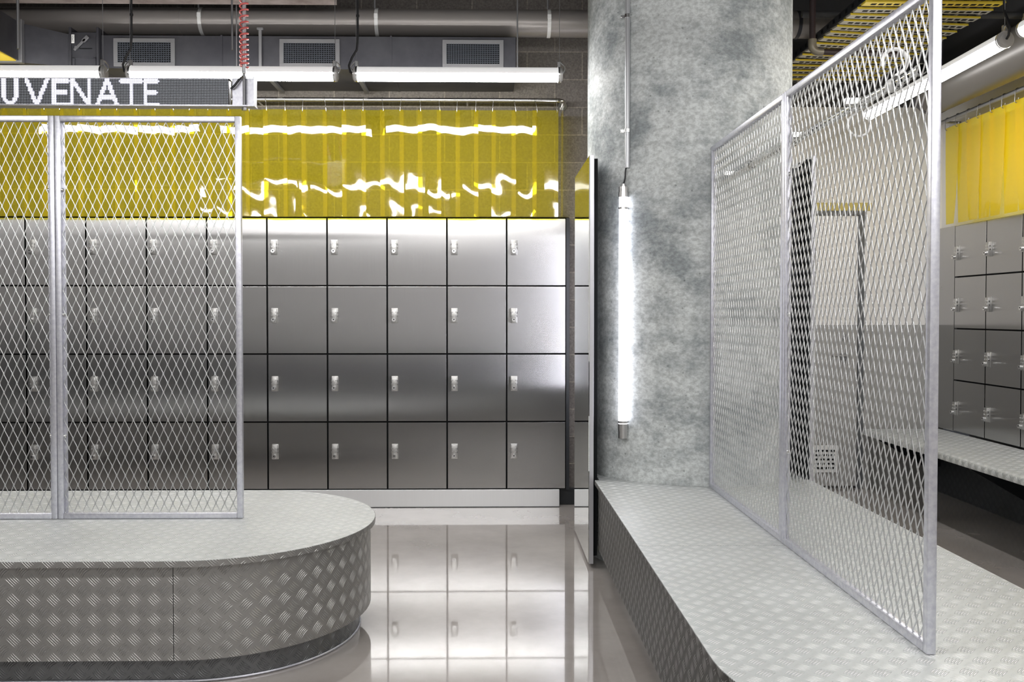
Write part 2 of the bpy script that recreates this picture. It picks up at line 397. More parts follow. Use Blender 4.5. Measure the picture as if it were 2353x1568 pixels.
# yellow PVC
def pvc(name, tint, gloss, dens, trans):
    m, nt, out = new_mat(name)
    tc = N(nt, 'ShaderNodeTexCoord')
    nz = N(nt, 'ShaderNodeTexNoise'); nz.inputs['Scale'].default_value = 5.0; nz.inputs['Detail'].default_value = 1.5
    mp = N(nt, 'ShaderNodeMapping'); mp.inputs['Scale'].default_value = (1, 1, 1.2); L(nt, tc.outputs['Object'], mp.inputs[0])
    L(nt, mp.outputs[0], nz.inputs['Vector'])
    bp = N(nt, 'ShaderNodeBump'); bp.inputs['Strength'].default_value = 1; bp.inputs['Distance'].default_value = .0004; L(nt, nz.outputs[0], bp.inputs['Height'])
    tr = N(nt, 'ShaderNodeBsdfTransparent'); tr.inputs[0].default_value = (*tint, 1)
    df = N(nt, 'ShaderNodeBsdfDiffuse'); df.inputs[0].default_value = (*dens, 1)
    tl = N(nt, 'ShaderNodeBsdfTranslucent'); tl.inputs[0].default_value = (*dens, 1)
    m1 = N(nt, 'ShaderNodeMixShader'); m1.inputs[0].default_value = .5; L(nt, df.outputs[0], m1.inputs[1]); L(nt, tl.outputs[0], m1.inputs[2])
    m2 = N(nt, 'ShaderNodeMixShader'); m2.inputs[0].default_value = trans; L(nt, tr.outputs[0], m2.inputs[1]); L(nt, m1.outputs[0], m2.inputs[2])
    gl = N(nt, 'ShaderNodeBsdfGlossy'); gl.inputs['Roughness'].default_value = gloss; gl.inputs[0].default_value = (1, 1, 1, 1); L(nt, bp.outputs[0], gl.inputs['Normal'])
    fr = N(nt, 'ShaderNodeFresnel'); L(nt, bp.outputs[0], fr.inputs[1])
    gm = N(nt, 'ShaderNodeNewGeometry'); io = N(nt, 'ShaderNodeMapRange'); io.inputs[3].default_value = 1.5; io.inputs[4].default_value = 1/1.5
    L(nt, gm.outputs['Backfacing'], io.inputs[0]); L(nt, io.outputs[0], fr.inputs[0])
    m3 = N(nt, 'ShaderNodeMixShader'); L(nt, fr.outputs[0], m3.inputs[0]); L(nt, m2.outputs[0], m3.inputs[1]); L(nt, gl.outputs[0], m3.inputs[2])
    L(nt, m3.outputs[0], out.inputs[0]); return m
M_pvc = pvc('yellow_clear_pvc', (.985, .91, .13), .03, (.95, .80, .06), .22)
M_pvc2 = pvc('yellow_clear_pvc_deep', (.97, .80, .07), .08, (.96, .78, .06), .45)

# ------------------------------------------------------------------ room shell
mb = MB(); mb.box(-5.6, 3.9, -3.2, 7.5, -.15, 0); struct(mb.build('floor', M_floor))
mb = MB(); mb.box(-5.6, 3.9, -3.2, 7.5, 4.3, 4.34); struct(mb.build('ceiling', M_ceil))
WB = 6.45
mb = MB()   # back wall with the recess that holds the lockers
mb.box(-5.6, 1.35, WB, WB+.2, 2.082, 4.3); mb.box(.602, 1.35, WB, WB+.2, 0, 2.082)
mb.box(-5.6, .602, WB+.42, WB+.62, 0, 2.282); mb.box(1.35, 1.55, WB, 7.3, 0, 4.3)
struct(mb.build('wall_back', M_block))
mb = MB(); mb.box(.53, 1.34, WB-.014, WB-.001, 0, .122, .002); struct(mb.build('baseboard_back', M_blackpaint))
mb = MB(); mb.box(1.55, 3.65, 7.05, 7.25, 0, 4.3); struct(mb.build('wall_rear', M_twotone))
mb = MB(); mb.box(3.62, 3.82, -3.2, 7.05, 2.06, 3.0); mb.box(3.86, 4.0, -3.2, 7.05, 0, 2.2); struct(mb.build('wall_right', M_wall_white))
mb = MB(); mb.box(3.62, 3.82, -3.2, 7.05, 3.0, 4.3); struct(mb.build('wall_right_upper', M_wall_dark))
mb = MB(); mb.box(-5.8, -5.6, -3.2, 7.05, 0, 4.3); struct(mb.build('wall_left', M_roomtone))
mb = MB(); mb.box(-5.8, 4.0, -3.4, -3.2, 0, 4.3); struct(mb.build('wall_front', M_fronttone))
# round concrete column
CX, CY, CR = 1.175, 5.21, .58
mb = MB(); mb.cyl((CX, CY, 0), (CX, CY, 4.3), CR, 96, False)
o = struct(mb.build('wall_column', M_conc)); o['label'] = 'round grey mottled concrete column behind the long bench'
# column pour collar seen as a thin seam

# door in the rear wall
d = thing('door_1', 'light grey door with lever handle and low louvre grille in the rear wall', 'door', (2.5, 7.04, 0)); d['kind'] = 'structure'
mb = MB(); mb.box(2.02, 2.935, 7.0, 7.045, .02, 2.16, .003); mb.build('door_leaf', M_doorpaint, d)
mb = MB(); mb.box(2.936, 2.978, 6.985, 7.04, .0, 2.161, .002); o = mb.build('door_stop', M_greyframe, d)
mb = MB(); mb.box(1.94, 2.978, 6.985, 7.04, 2.162, 2.195); o = mb.build('head_shadow_gap', M_greyframe, d)
mb = MB(); mb.box(1.94, 3.03, 6.98, 7.049, 2.195, 2.258, .003); mb.build('door_header', M_yellow_reflect, d)
mb = MB(); mb.box(2.979, 3.03, 6.98, 7.049, 0, 2.194, .003); mb.build('door_jamb', M_doorpaint, d)
mb = MB(); mb.box(2.80, 2.86, 6.975, 6.999, 1.02, 1.075, .004); mb.cyl((2.83, 6.975, 1.055), (2.83, 6.93, 1.055), .010, 12); mb.cyl((2.83, 6.935, 1.055), (2.71, 6.935, 1.055), .009, 12)
mb.build('lever_handle', M_strut, d)
mb = MB(); mb.cyl((2.835, 6.999, 1.20), (2.835, 6.985, 1.20), .024, 20); mb.build('lock_cylinder', M_strut, d)
mb = MB(); mb.box(2.50, 2.78, 6.985, 6.999, .13, .345, .003); g = mb.build('louvre_grille', M_white_plastic, d)
mb = MB()
for r in range(5):
    for c in range(6): mb.box(2.522+c*.040, 2.552+c*.040, 6.979, 6.986, .160+r*.034, .174+r*.034)
mb.build('louvre_slots', M_black, g)

# ------------------------------------------------------------------ benches
def stadium(xl, xr, yc, r, n=40):
    return arc(xr, yc, r, -PI/2, PI/2, n) + arc(xl, yc, r, PI/2, 3*PI/2, n)
BX, BY, BR = -1.150, 3.912, .657
bl = thing('island_bench', 'oval island bench clad in tread plate, left foreground, under the mesh screens', 'bench', (-2.6, BY, 0))
XL = -3.9
mb = MB(); mb.prism(stadium(XL, BX, BY, BR), .4575, .480); mb.build('bench_top', M_top, bl, 20)
lip = MB(); lip.prism(stadium(XL, BX, BY, BR+.0015), .4565, .4785, False, False); lip.build('top_edge', M_fascia, bl, 40)
front = [(XL, BY-BR+.022)] + [(BX, BY-BR+.022)]
f1 = arc(XL, BY, BR-.022, PI, 3*PI/2, 24) + [(BX-.0012, BY-BR+.022)]
mb = MB(); mb.prism(f1, .105, .457, False, False, closed=False); mb.build('front_cladding', M_fascia, bl, 40)
f2 = [(BX+.0012, BY-BR+.022)] + arc(BX+.002, BY, BR-.022, -PI/2+.003, PI/2, 44) + [(XL, BY+BR-.022)] + arc(XL, BY, BR-.022, PI/2, PI, 24)
mb = MB(); mb.prism(f2, .105, .457, False, False, closed=False); mb.build('end_cladding', M_fascia, bl, 40)
mb = MB(); mb.prism(stadium(XL, BX, BY, BR-.026), .107, .456); mb.build('core', M_black, bl, 40)
mb = MB(); mb.prism(stadium(XL, BX+.012, BY, BR-.082), .0, .107, False, False); mb.build('toe_kick', M_toe, bl, 40)
mb = MB(); mb.path([(p[0], p[1], .006) for p in stadium(XL, BX+.012, BY, BR-.080)], .005, 6, True); mb.build('floor_seal', M_galv, bl, 60)

# long bench under the right-hand screens, notched round the column
RX0, RX1 = .590, 1.760; RY = 2.315; RR = (RX1-RX0)/2
br = thing('long_bench', 'long rounded bench clad in tread plate running up to the concrete column', 'bench', (CX, 3.4, 0))
def notch(off, xcut):
    """outline from the back left corner round the column to the back right corner"""
    r = CR+.004
    yb = 5.03; a = math.asin((yb-CY)/r)
    return [(RX0+off, 4.815), (xcut, 4.815), (xcut, yb)], arc(CX, CY, r, -PI-a, a, 40), [(2*CX-xcut, yb), (2*CX-xcut, 4.815), (RX1-off, 4.815)]
SEAM = 3.44
A, B_, C_ = notch(0, .6145)
near = arc(CX, RY, RR, -PI, 0, 48) + [(RX1, SEAM-.0012), (RX0, SEAM-.0012)]
far = [(RX1, SEAM+.0012)] + C_[::-1] + B_[::-1] + A[::-1] + [(RX0, SEAM+.0012)]
for nm, poly in (('bench_top', near), ('bench_top', far)):
    mb = MB(); mb.prism(poly, .4575, .480); mb.build(nm, M_top, br, 20)
near_e = arc(CX, RY, RR+.0015, -PI, 0, 48)
lipp = [(RX0-.0015, 4.813)] + near_e + [(RX1+.0015, 4.813)]
mb = MB(); mb.prism(lipp, .4565, .4785, False, False, closed=False); mb.build('top_edge', M_fascia_shaded, br, 40)
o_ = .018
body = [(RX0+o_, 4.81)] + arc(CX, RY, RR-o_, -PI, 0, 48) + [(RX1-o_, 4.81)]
mb = MB(); mb.prism(body, .105, .457, False, False, closed=False); mb.build('side_cladding', M_fascia_shaded, br, 40)
core = [(RX0+o_+.004, 4.60)] + arc(CX, RY, RR-o_-.004, -PI, 0, 48) + [(RX1-o_-.004, 4.60)]
mb = MB(); mb.prism(core, .107, .456); mb.build('core', M_black, br, 40)
toe = [(RX0+.075, 4.6)] + arc(CX, RY, RR-.075, -PI, 0, 48) + [(RX1-.075, 4.6)]
mb = MB(); mb.prism(toe, .0, .107, False, False, closed=False); mb.build('toe_kick', M_toe, br, 40)

# wall bench on the right, under the right lockers
bw = thing('wall_bench', 'tread plate wall bench on dark brackets below the right lockers', 'bench', (3.3, 4.5, 0))
prof = [(3.565, .480)] + [(2.985+.024*math.cos(t), .456+.024*math.sin(t)) for t in [PI/2+PI/2*i/6 for i in range(7)]] + [(2.961, .436), (2.985, .432), (3.565, .432)]
mb = MB(); mb.extrude_profile(prof, 'Y', 1.0, 6.95); mb.build('bench_top', M_top, bw, 40)
mb = MB()
mb.prism([(3.52, 1.0), (3.60, 1.0), (3.60, 7.04), (3.52, 7.04)], .0, .43); mb.build('back_panel', M_darktread, bw)
for yb in (6.85, 5.55, 4.2, 2.8):
    mb = MB()
    mb.extrude_profile([(3.53, .431), (3.02, .431), (3.05, .40), (3.40, .20), (3.53, .20)], 'Y', yb-.012, yb+.012)
    mb.build('bracket', M_blackpaint, bw)

# ------------------------------------------------------------------ mesh screens
def infill(name, parent, s0, s1, z0, z1, toworld, mat):
    w = (s1-s0)/round((s1-s0)/.0383); nx = round((s1-s0)/w); nz = round((z1-z0)/.0823)*2; hh = (z1-z0)/nz
    ws, wd, bl, dn = .0018, .0017, .0085, .0011
    V, F = [], []
    HEX = [(ws*1.12*math.cos(PI*k/3), wd*1.12*math.sin(PI*k/3)) for k in range(6)]
    for j in range(nx):
        for side in (1, -1):
            pts = []
            for k in range(nz+1):
                base = s0+j*w + w/2
                # strand wanders between the node column at the cell centre and that at the cell edge
                sx = base + (0 if k % 2 else side*w/2)
                off = side*ws if k % 2 else -side*ws
                zc = z0+k*hh
                pts.append((sx+off, zc-bl/2 if k else zc, -dn)); pts.append((sx+off, zc+bl/2 if k < nz else zc, dn))
            st = len(V)
            for (a, z, n) in pts:
                for (da, dd) in HEX:
                    V.append(toworld(a+da, z, n+dd))
            for i in range(len(pts)-1):
                q = st+i*6
                for c in range(6):
                    F.append((q+c, q+(c+1) % 6, q+6+(c+1) % 6, q+6+c))
    me = bpy.data.meshes.new(name); me.from_pydata(V, [], F); me.materials.append(mat); me.validate()
    bm = bmesh.new(); bm.from_mesh(me); bmesh.ops.recalc_face_normals(bm, faces=bm.faces[:]); bm.to_mesh(me); bm.free()
    me.polygons.foreach_set('use_smooth', [True]*len(me.polygons))
    return link(name, me, parent)

ZT, ZB, TB = 2.247, .4812, .025
def screen(label, plane, c, s0, s1, strip_at, bolts):
    """plane 'X': screen runs along X at Y=c; 'Y': runs along Y at X=c. strip_at: side that carries the flat fixing strip"""
    if plane == 'X': tw = lambda a, z, n: (a, c+n, z); loc = ((s0+s1)/2, c, ZB)
    else: tw = lambda a, z, n: (c-n, a, z); loc = (c, (s0+s1)/2, ZB)
    t = thing('mesh_screen', label, 'screen', loc, 'steel mesh screens')
    def bx(a0, a1, n0, n1, z0, z1, bev): 
        m = MB()
        if plane == 'X': m.box(a0, a1, c+n0, c+n1, z0, z1, bev, 2)
        else: m.box(c-n1, c-n0, a0, a1, z0, z1, bev, 2)
        return m
    h = TB/2
    bx(s0, s0+TB, -h, h, ZB, ZT, .003).build('post', M_galv, t)
    bx(s1-TB, s1, -h, h, ZB, ZT, .003).build('post', M_galv, t)
    bx(s0+TB, s1-TB, -h, h, ZT-TB, ZT, .003).build('rail', M_galv, t)
    bx(s0+TB, s1-TB, -h, h, ZB, ZB+TB, .003).build('rail', M_galv, t)
    infill('mesh_infill', t, s0+TB+.001, s1-TB-.001, ZB+TB, ZT-TB, tw, M_mesh)
    e = (s0+TB, s0+TB+.012) if strip_at < 0 else (s1-TB-.012, s1-TB)
    bx(e[0], e[1], .006, .010, ZB+TB, ZT-TB, 0).build('fixing_strip', M_galv, t)
    for zb in (.845, 1.38, 1.925):
        m = MB()
        for sgn in bolts:
            a = s0+TB if sgn < 0 else s1-TB
            p0, p1, p2 = tw(a, zb, 0), tw(a-sgn*.007, zb, 0), tw(a-sgn*.010, zb, 0)
            m.cyl(p0, p1, .008, 12); m.cyl(p1, p2, .008, 12, r1=.004)
        m.build('bolt', M_bolt, t)
    return t
screen('steel diamond mesh screen with an open right edge on the oval island bench', 'X', 3.945, -1.881, -1.073, -1, (-1,))
screen('steel diamond mesh screen cut off by the left edge on the island bench', 'X', 3.945, -2.690, -1.8825, 1, (1,))
screen('near steel mesh screen with a tall free post on the long bench', 'Y', CX, 2.318, 3.480, 1, (1,))
screen('steel mesh screen standing against the concrete column on the long bench', 'Y', CX, 3.482, 4.618, -1, (-1,))

# perforated rail on the right screens with white hooks
rl = thing('hook_rail', 'perforated chrome tube rail fixed along the right mesh screens', 'rail', (1.25, 3.4, 2.085))
mb = MB(); mb.cyl((1.25, 2.56, 2.085), (1.25, 4.50, 2.085), .0135, 20, False); mb.cyl((1.25, 2.56, 2.085), (1.25, 4.50, 2.085), .0115, 20, False)
o = mb.build('tube', M_perf, rl)
mb = MB(); mb.cyl((1.25, 2.555, 2.085), (1.25, 2.575, 2.085), .0165, 20, False); mb.cyl((1.25, 2.555, 2.085), (1.25, 2.575, 2.085), .0145, 20, False); mb.build('end_ring', M_bolt, rl)
for y in (2.95, 3.50, 4.45):
    mb = MB(); mb.box(CX+TB/2, 1.2375, y-.012, y+.012, 2.073, 2.097, .002); mb.build('standoff', M_bolt, rl)
def ring_hook(label, y, up):
    t = thing('rail_hook', label, 'hook', (1.25, y, 2.085), 'white ring hooks on the perforated rail')
    m = MB(); m.cyl((1.25, y-.022, 2.085), (1.25, y+.022, 2.085), .021, 24, False); m.cyl((1.25, y-.022, 2.085), (1.25, y+.022, 2.085), .0142, 24, False)
    m.build('collar', M_white_plastic if up else M_chrome, t)
    R = .038; cz = 2.085+(1 if up else -1)*(.021+R+.010)
    m = MB()
    a0, a1 = (-PI*.36, PI*1.12) if up else (PI*.62, PI*2.25)
    pts = [(1.25+R*math.cos(a0+(a1-a0)*i/30), y, cz+R*math.sin(a0+(a1-a0)*i/30)) for i in range(31)]
    if up: pts = [(1.252, y, 2.1085)] + pts
    else: pts = [(1.248, y, 2.0640)] + pts
    m.path(pts, .006 if up else .0042, 10); m.build('ring', M_white_plastic, t)
ring_hook('white open ring hook standing above the rail near the tall free post', 2.725, True)
ring_hook('pale ring hook hanging below the rail on the near mesh screen', 2.985, False)
ring_hook('ring hook hanging below the rail beside the middle screen posts', 3.62, False)
ring_hook('white ring hook above the rail on the screen by the column', 4.22, True)

# ------------------------------------------------------------------ mirrors
def mirror(label, sgn, xf):
    """sgn -1: glass faces -X"""
    t = thing('wall_mirror', label, 'mirror', (xf, 5.2, .02), 'tall mirrors flanking the column')
    def bx(x0, x1, y0, y1, z0, z1, bev=.001):
        m = MB(); xa, xb = xf-sgn*x0, xf-sgn*x1; m.box(min(xa, xb), max(xa, xb), y0, y1, z0, z1, bev); return m
    bx(.0, .004, 4.831, 5.600, .024, 2.238, 0).build('mirror_glass', M_mirror, t)
    m = bx(.0042, .027, 4.826, 5.604, .02, 2.242); m.build('frame', M_alu, t)
    bx(.0275, .049, 4.845, 4.985, .06, 2.225, 0).build('batten', M_black, t)
    bx(.0275, .049, 5.44, 5.57, .06, 2.225, 0).build('batten', M_black, t)
mirror('tall frameless mirror with silver edge, left of the concrete column', -1, .557)
# right mirror: mirror image about the column axis
mirror('tall mirror with pale edge seen through the mesh, right of the column', 1, 2*CX-.557)
# ------------------------------------------------------------------ column lamp and conduit
def column_lamp(label, ly, sg):
    th = thing('column_tube_lamp', label, 'lamp', (.738, ly, .71))
    mb = MB(); mb.cyl((.738, ly, .79), (.738, ly, 2.01), .0235, 32); mb.build('glowing_tube', M_glow_col if sg < 0 else M_glow_rear, th)
    for nm, z0, z1 in (('top_cap', 2.01, 2.066), ('bottom_cap', .712, .79)):
        mb = MB(); zm = (z0+z1)/2; mb.cyl((.738, ly, z0), (.738, ly, zm-.001), .0262 if z0 > 1 else .0245, 32); mb.cyl((.738, ly, zm+.001), (.738, ly, z1), .0245 if z0 > 1 else .0262, 32); mb.cyl((.738, ly, zm-.001), (.738, ly, zm+.001), .023, 32)
        if z0 > 1: mb.cyl((.738, ly, z1), (.738, ly, z1+.010), .012, 20); mb.cyl((.738, ly, z1+.010), (.738, ly, z1+.016), .008, 16)
        mb.build(nm, M_brushedcap, th)
    mb = MB(); pts = [(.738+.018*(3*t*t-2*t**3)+.004*math.sin(t*6.28), ly+sg*.004*math.sin(t*PI), 2.080+.105*t) for t in [i/14 for i in range(15)]]
    mb.path(pts, .0042, 8); mb.build('cord', M_cord, th)
    for z in (.80, 1.95):
        mb = MB(); mb.cyl((.738, ly, z-.006), (.738, ly, z+.006), .0265, 28, False); mb.box(.730, .746, min(ly-sg*.027, ly-sg*.05), max(ly-sg*.027, ly-sg*.05), z-.006, z+.006); mb.build('clip', M_brushedcap, th)
column_lamp('vertical glowing tube lamp on the concrete column beside the tall mirror', 4.795, -1)
column_lamp('vertical tube lamp on the rear of the column, seen as glow on lockers', 5.625, 1)
cd = thing('conduit', 'grey steel conduit running up the concrete column above the lamp', 'pipe', (.757, 4.788, 2.16))
mb = MB(); mb.cyl((.757, 4.788, 2.166), (.757, 4.788, 4.28), .0135, 24); mb.build('pipe', M_pipe_grey, cd)
for z in (2.365, 2.975):
    mb = MB(); mb.cyl((.757, 4.788, z-.009), (.757, 4.788, z+.009), .0165, 24); mb.box(.722, .792, 4.800, 4.806, z-.008, z+.008); mb.cyl((.727, 4.800, z), (.727, 4.794, z), .005, 10); mb.cyl((.787, 4.800, z), (.787, 4.794, z), .005, 10)
    mb.build('saddle_clamp', M_bolt, cd)

# ------------------------------------------------------------------ lockers
def locker_proto(name, w, h, depth):
    t = thing(name, '', 'locker', (0, 0, 0), local=True)
    m = MB(); m.box(-w/2, w/2, .022, depth, 0, h); m.build('carcass', M_black, t)
    g = .0055
    m = MB(); m.box(-w/2+g, w/2-g, 0, .02, g, h-g, .0012, 2)
    for f in m.bm.faces:
        for lp in f.loops: lp[m.uv].uv = (lp.vert.co.x, lp.vert.co.z)
    m.build('door', M_door, t, 0)
    x0 = -w/2+.030; zt = h-.158
    m = MB(); m.box(x0, x0+.046, -.006, 0, zt-.108, zt, .0015, 2); m.box(x0+.003, x0+.041, -.026, -.006, zt-.104, zt-.006, .002, 2)
    m.mi = 1
    for zz in (zt-.033, zt-.058): m.box(x0+.041, x0+.047, -.022, -.012, zz-.007, zz+.007, .002); m.box(x0-.002, x0+.003, -.022, -.012, zz-.006, zz+.006, .002)
    lk = m.build('keypad_lock', [M_lock, M_blackpaint], t)
    for bx_ in (x0+.010, x0+.034):
        for bz in (zt-.029, zt-.053):
            m = MB(); m.cyl((bx_, -.026, bz), (bx_, -.030, bz), .0042, 12, r1=.003); m.build('button', M_bolt, lk)
    m = MB(); cx_, cz_ = x0+.021, zt-.083; m.cyl((cx_, -.026, cz_), (cx_, -.046, cz_), .0135, 20); m.mi = 1; m.cyl((cx_, -.0461, cz_+.002), (cx_, -.047, cz_+.002), .0045, 12)
    m.build('knob', [M_bolt, M_black], lk)
    return t
ordn = ['first', 'second', 'third', 'fourth', 'fifth', 'sixth', 'seventh', 'eighth', 'ninth', 'tenth', 'eleventh']
rows = ['top', 'second', 'third', 'bottom']
LW, LH = .4262, .4860; LZ0 = .126; LY = 6.38; LXR = .573
proto = locker_proto('locker', LW, LH, .40); index_tree(proto); used = False
for c in range(11):
    for r in range(4):
        o = proto if not used else copy_tree(proto); used = True
        o.location = (LXR-LW*(c+.5), LY, LZ0+LH*(3-r))
        if c == 0: lb = f'brushed steel back locker in the {rows[r]} row, at the right end beside the mirror'
        else: lb = f'brushed steel back locker, {rows[r]} row, {ordn[c]} from the right end'
        o['label'] = lb; o['group'] = 'back wall lockers'
mb = MB(); mb.box(LXR+.0005, .597, LY+.004, LY+.40, .120, 2.07); tag(mb.build('filler_strip', M_blackpaint), 'black filler strip closing the right end of the back lockers', 'strip')
mb = MB(); mb.box(-4.3, .524, 6.356, 6.376, .004, .1255, .001)
for f in mb.bm.faces:
    for lp in f.loops: lp[mb.uv].uv = (lp.vert.co.z, lp.vert.co.x)
mb.mi = 1; mb.box(-4.3, .524, 6.352, 6.378, 0, .0045); mb.box(-4.3, .524, 6.378, 6.80, .0, .1255)
tag(mb.build('locker_plinth', [M_plinth, M_blackpaint]), 'pale brushed steel plinth under the back lockers', 'plinth')
# right-hand lockers
RW, RH = .430, .392
proto2 = locker_proto('locker', RW, RH, .27); index_tree(proto2); used = False
for c, yc in enumerate((6.755-RW*.5, 6.755-RW*1.5, 6.755-RW*2.5)):
    for r in range(4):
        o = proto2 if not used else copy_tree(proto2); used = True
        o.location = (3.572, yc, .488+RH*(3-r)); o.rotation_euler = (0, 0, -PI/2)
        nm = ['column nearest the rear wall', 'second column from rear wall', 'third column from rear wall'][c]
        o['label'] = f'grey locker above the wall bench, {rows[r]} row, {nm}'; o['group'] = 'lockers above the wall bench'
mb = MB(); mb.box(3.572, 3.845, 6.757, 7.045, .488, 2.056)
for f in mb.bm.faces:
    for lp in f.loops: lp[mb.uv].uv = (lp.vert.co.y, lp.vert.co.z)
tag(mb.build('blank_locker', M_door), 'blank locker front without a lock, between right lockers and rear wall', 'locker')
# ------------------------------------------------------------------ curtains
def hook_pts(x, y, z, along, zs):
    """S hook over a rod at z, its lower bend through the strip top at zs"""
    rr = .0176; P = []
    dx = (.012, 0) if along == 'X' else (0, .012)
    k = random.uniform(-1, 1.6)
    def pt(o, a, zz): return (x+(dx[0]*a if along == 'X' else o), y+(o if along == 'X' else dx[1]*a), zz)
    for i in range(9):
        t = PI*(1.15-1.15*i/8); P.append(pt(rr*math.cos(t), 0, z+rr*math.sin(t)))
    P = [pt(-rr*math.cos(PI*i/8)*1, -.0, z+rr*math.sin(PI*i/8)) for i in range(9)]
    P = [P[8-i] for i in range(9)]
    P.append(pt(-rr, k*.5, z-.03)); P.append(pt(-rr, k, zs-.006))
    for i in range(1, 6):
        t = PI*i/6; P.append(pt(-rr+.012*(1-math.cos(t))/2*1.6, k+(-.35*i/6), zs-.006-.012*math.sin(t)))
    P.append(pt(-rr+.02, k-.7, zs+.014))
    return P
def strip_mesh(parent, a0, a1, n0, z0, z1, along, mat, seed, curl=0.0, taper=0.0, lean=0.0):
    rng = random.Random(seed)
    nu, nv = 10, 22; m = MB(); grid = []
    ph1, ph2, ph3 = rng.uniform(0, 6), rng.uniform(0, 6), rng.uniform(0, 6)
    bow = rng.uniform(-.003, .005); kf = rng.uniform(.5, 1.3); tilt = rng.uniform(-.004, .004)
    for j in range(nv+1):
        v = j/nv; row = []
        for i in range(nu+1):
            u = i/nu; uu = u-.5
            wv = 1-taper*(1-v)**2
            a = (a0+a1)/2+(a1-a0)*uu*wv + curl*(1-v)**2.2
            n = n0 + bow*(1-4*uu*uu)*(.62+.38*math.sin(PI*v)) + tilt*v + .0007*math.sin(5*v*kf+ph1)*(1-v*.8) + .0004*math.sin(7*v+7*u+ph2) + .0003*math.sin(19*v+3*u+ph3)*(1-v) - lean*v*v
            z = z0+(z1-z0)*v
            row.append(m.bm.verts.new((a, n, z) if along == 'X' else (n, a, z)))
        grid.append(row)
    for j in range(nv):
        for i in range(nu): m.bm.faces.new((grid[j][i], grid[j][i+1], grid[j+1][i+1], grid[j+1][i]))
    return m.build('strip', mat, parent, 180, False)

rod = thing('curtain_rod', 'long steel curtain rod with a bent end above the back lockers', 'rod', (-1.5, 6.27, 2.879))
RZ = 2.879; CY_ = 6.27
mb = MB(); pts = [(-4.2, CY_, RZ), (.49, CY_, RZ)] + [(.49+.06*math.sin(PI/2*i/8), CY_+.06-.06*math.cos(PI/2*i/8), RZ) for i in range(1, 9)] + [(.55, 6.445, RZ)]
mb.path(pts, .0145, 16); mb.build('tube', M_chrome, rod)
mb = MB(); mb.cyl((.55, 6.438, RZ), (.55, 6.449, RZ), .032, 20); mb.build('wall_flange', M_chrome, rod)
ct = thing('strip_curtain', 'translucent yellow plastic strip curtain hanging above the back lockers', 'curtain', (-1.7, CY_, 2.07))
CT0, CT1 = 2.069, 2.806
hx = [.455]
px_h = [1278, 1228.6, 1181, 1135, 1095, 1053, 1010, 967, 925, 881, 838.6, 794, 750, 702, 660, 616]
hx = [(p-1117)/2050*CY_-.002 for p in px_h]
while hx[-1] > -3.75: hx.append(hx[-1]-random.uniform(.122, .142))
for i, x in enumerate(hx):
    m = MB(); m.path(hook_pts(x, CY_, RZ, 'X', CT1), .0024, 6); m.build('hook', M_chrome, ct)
    if i+1 < len(hx):
        strip_mesh(ct, hx[i+1]-.015, x+.015, CY_+(.006 if i % 2 else -.004), CT0-random.uniform(0, .008), CT1, 'X', M_pvc, 100+i, lean=.013)
for i, y in enumerate((6.225,)):
    strip_mesh(ct, y, y+.15, .535+.008*i, CT0, CT1, 'Y', M_pvc2, 300+i)
for y in (6.36,):
    m = MB(); m.path(hook_pts(.55, y, RZ, 'Y', CT1), .0024, 6); m.build('hook', M_chrome, ct)

for i in (4, 15, 26):
    x = (hx[i]+hx[i+1])/2; mb = MB(); mb.cyl((x, CY_, RZ), (x, 6.448, RZ), .008, 10); mb.build('wall_bracket', M_chrome, rod)

rod2 = thing('curtain_rod', 'dark curtain rod along the right wall above the right lockers', 'rod', (3.48, 4.5, 2.845))
mb = MB(); mb.cyl((3.48, 1.5, 2.845), (3.48, 6.80, 2.845), .0145, 16); mb.build('tube', M_strut, rod2)
for y in (6.78, 4.9):
    mb = MB(); mb.cyl((3.48, y, 2.845), (3.62, y, 2.845), .009, 10); mb.build('wall_bracket', M_strut, rod2)
ct2 = thing('strip_curtain', 'yellow plastic strip curtain with flared gaps above the right lockers', 'curtain', (3.48, 5.5, 2.05))
y = 6.72
i = 0
while y > 4.2:
    w = .185; st = .148
    strip_mesh(ct2, y-w, y, 3.48+(.006 if i % 2 else -.004), 2.058, 2.785, 'Y', M_pvc2, 500+i, curl=random.choice((-.03, .0, .03, .02)), taper=random.uniform(.14, .42))
    m = MB(); m.path(hook_pts(3.48, y-.02, 2.845, 'Y', 2.785), .0024, 6); m.build('hook', M_strut, ct2)
    y -= st; i += 1

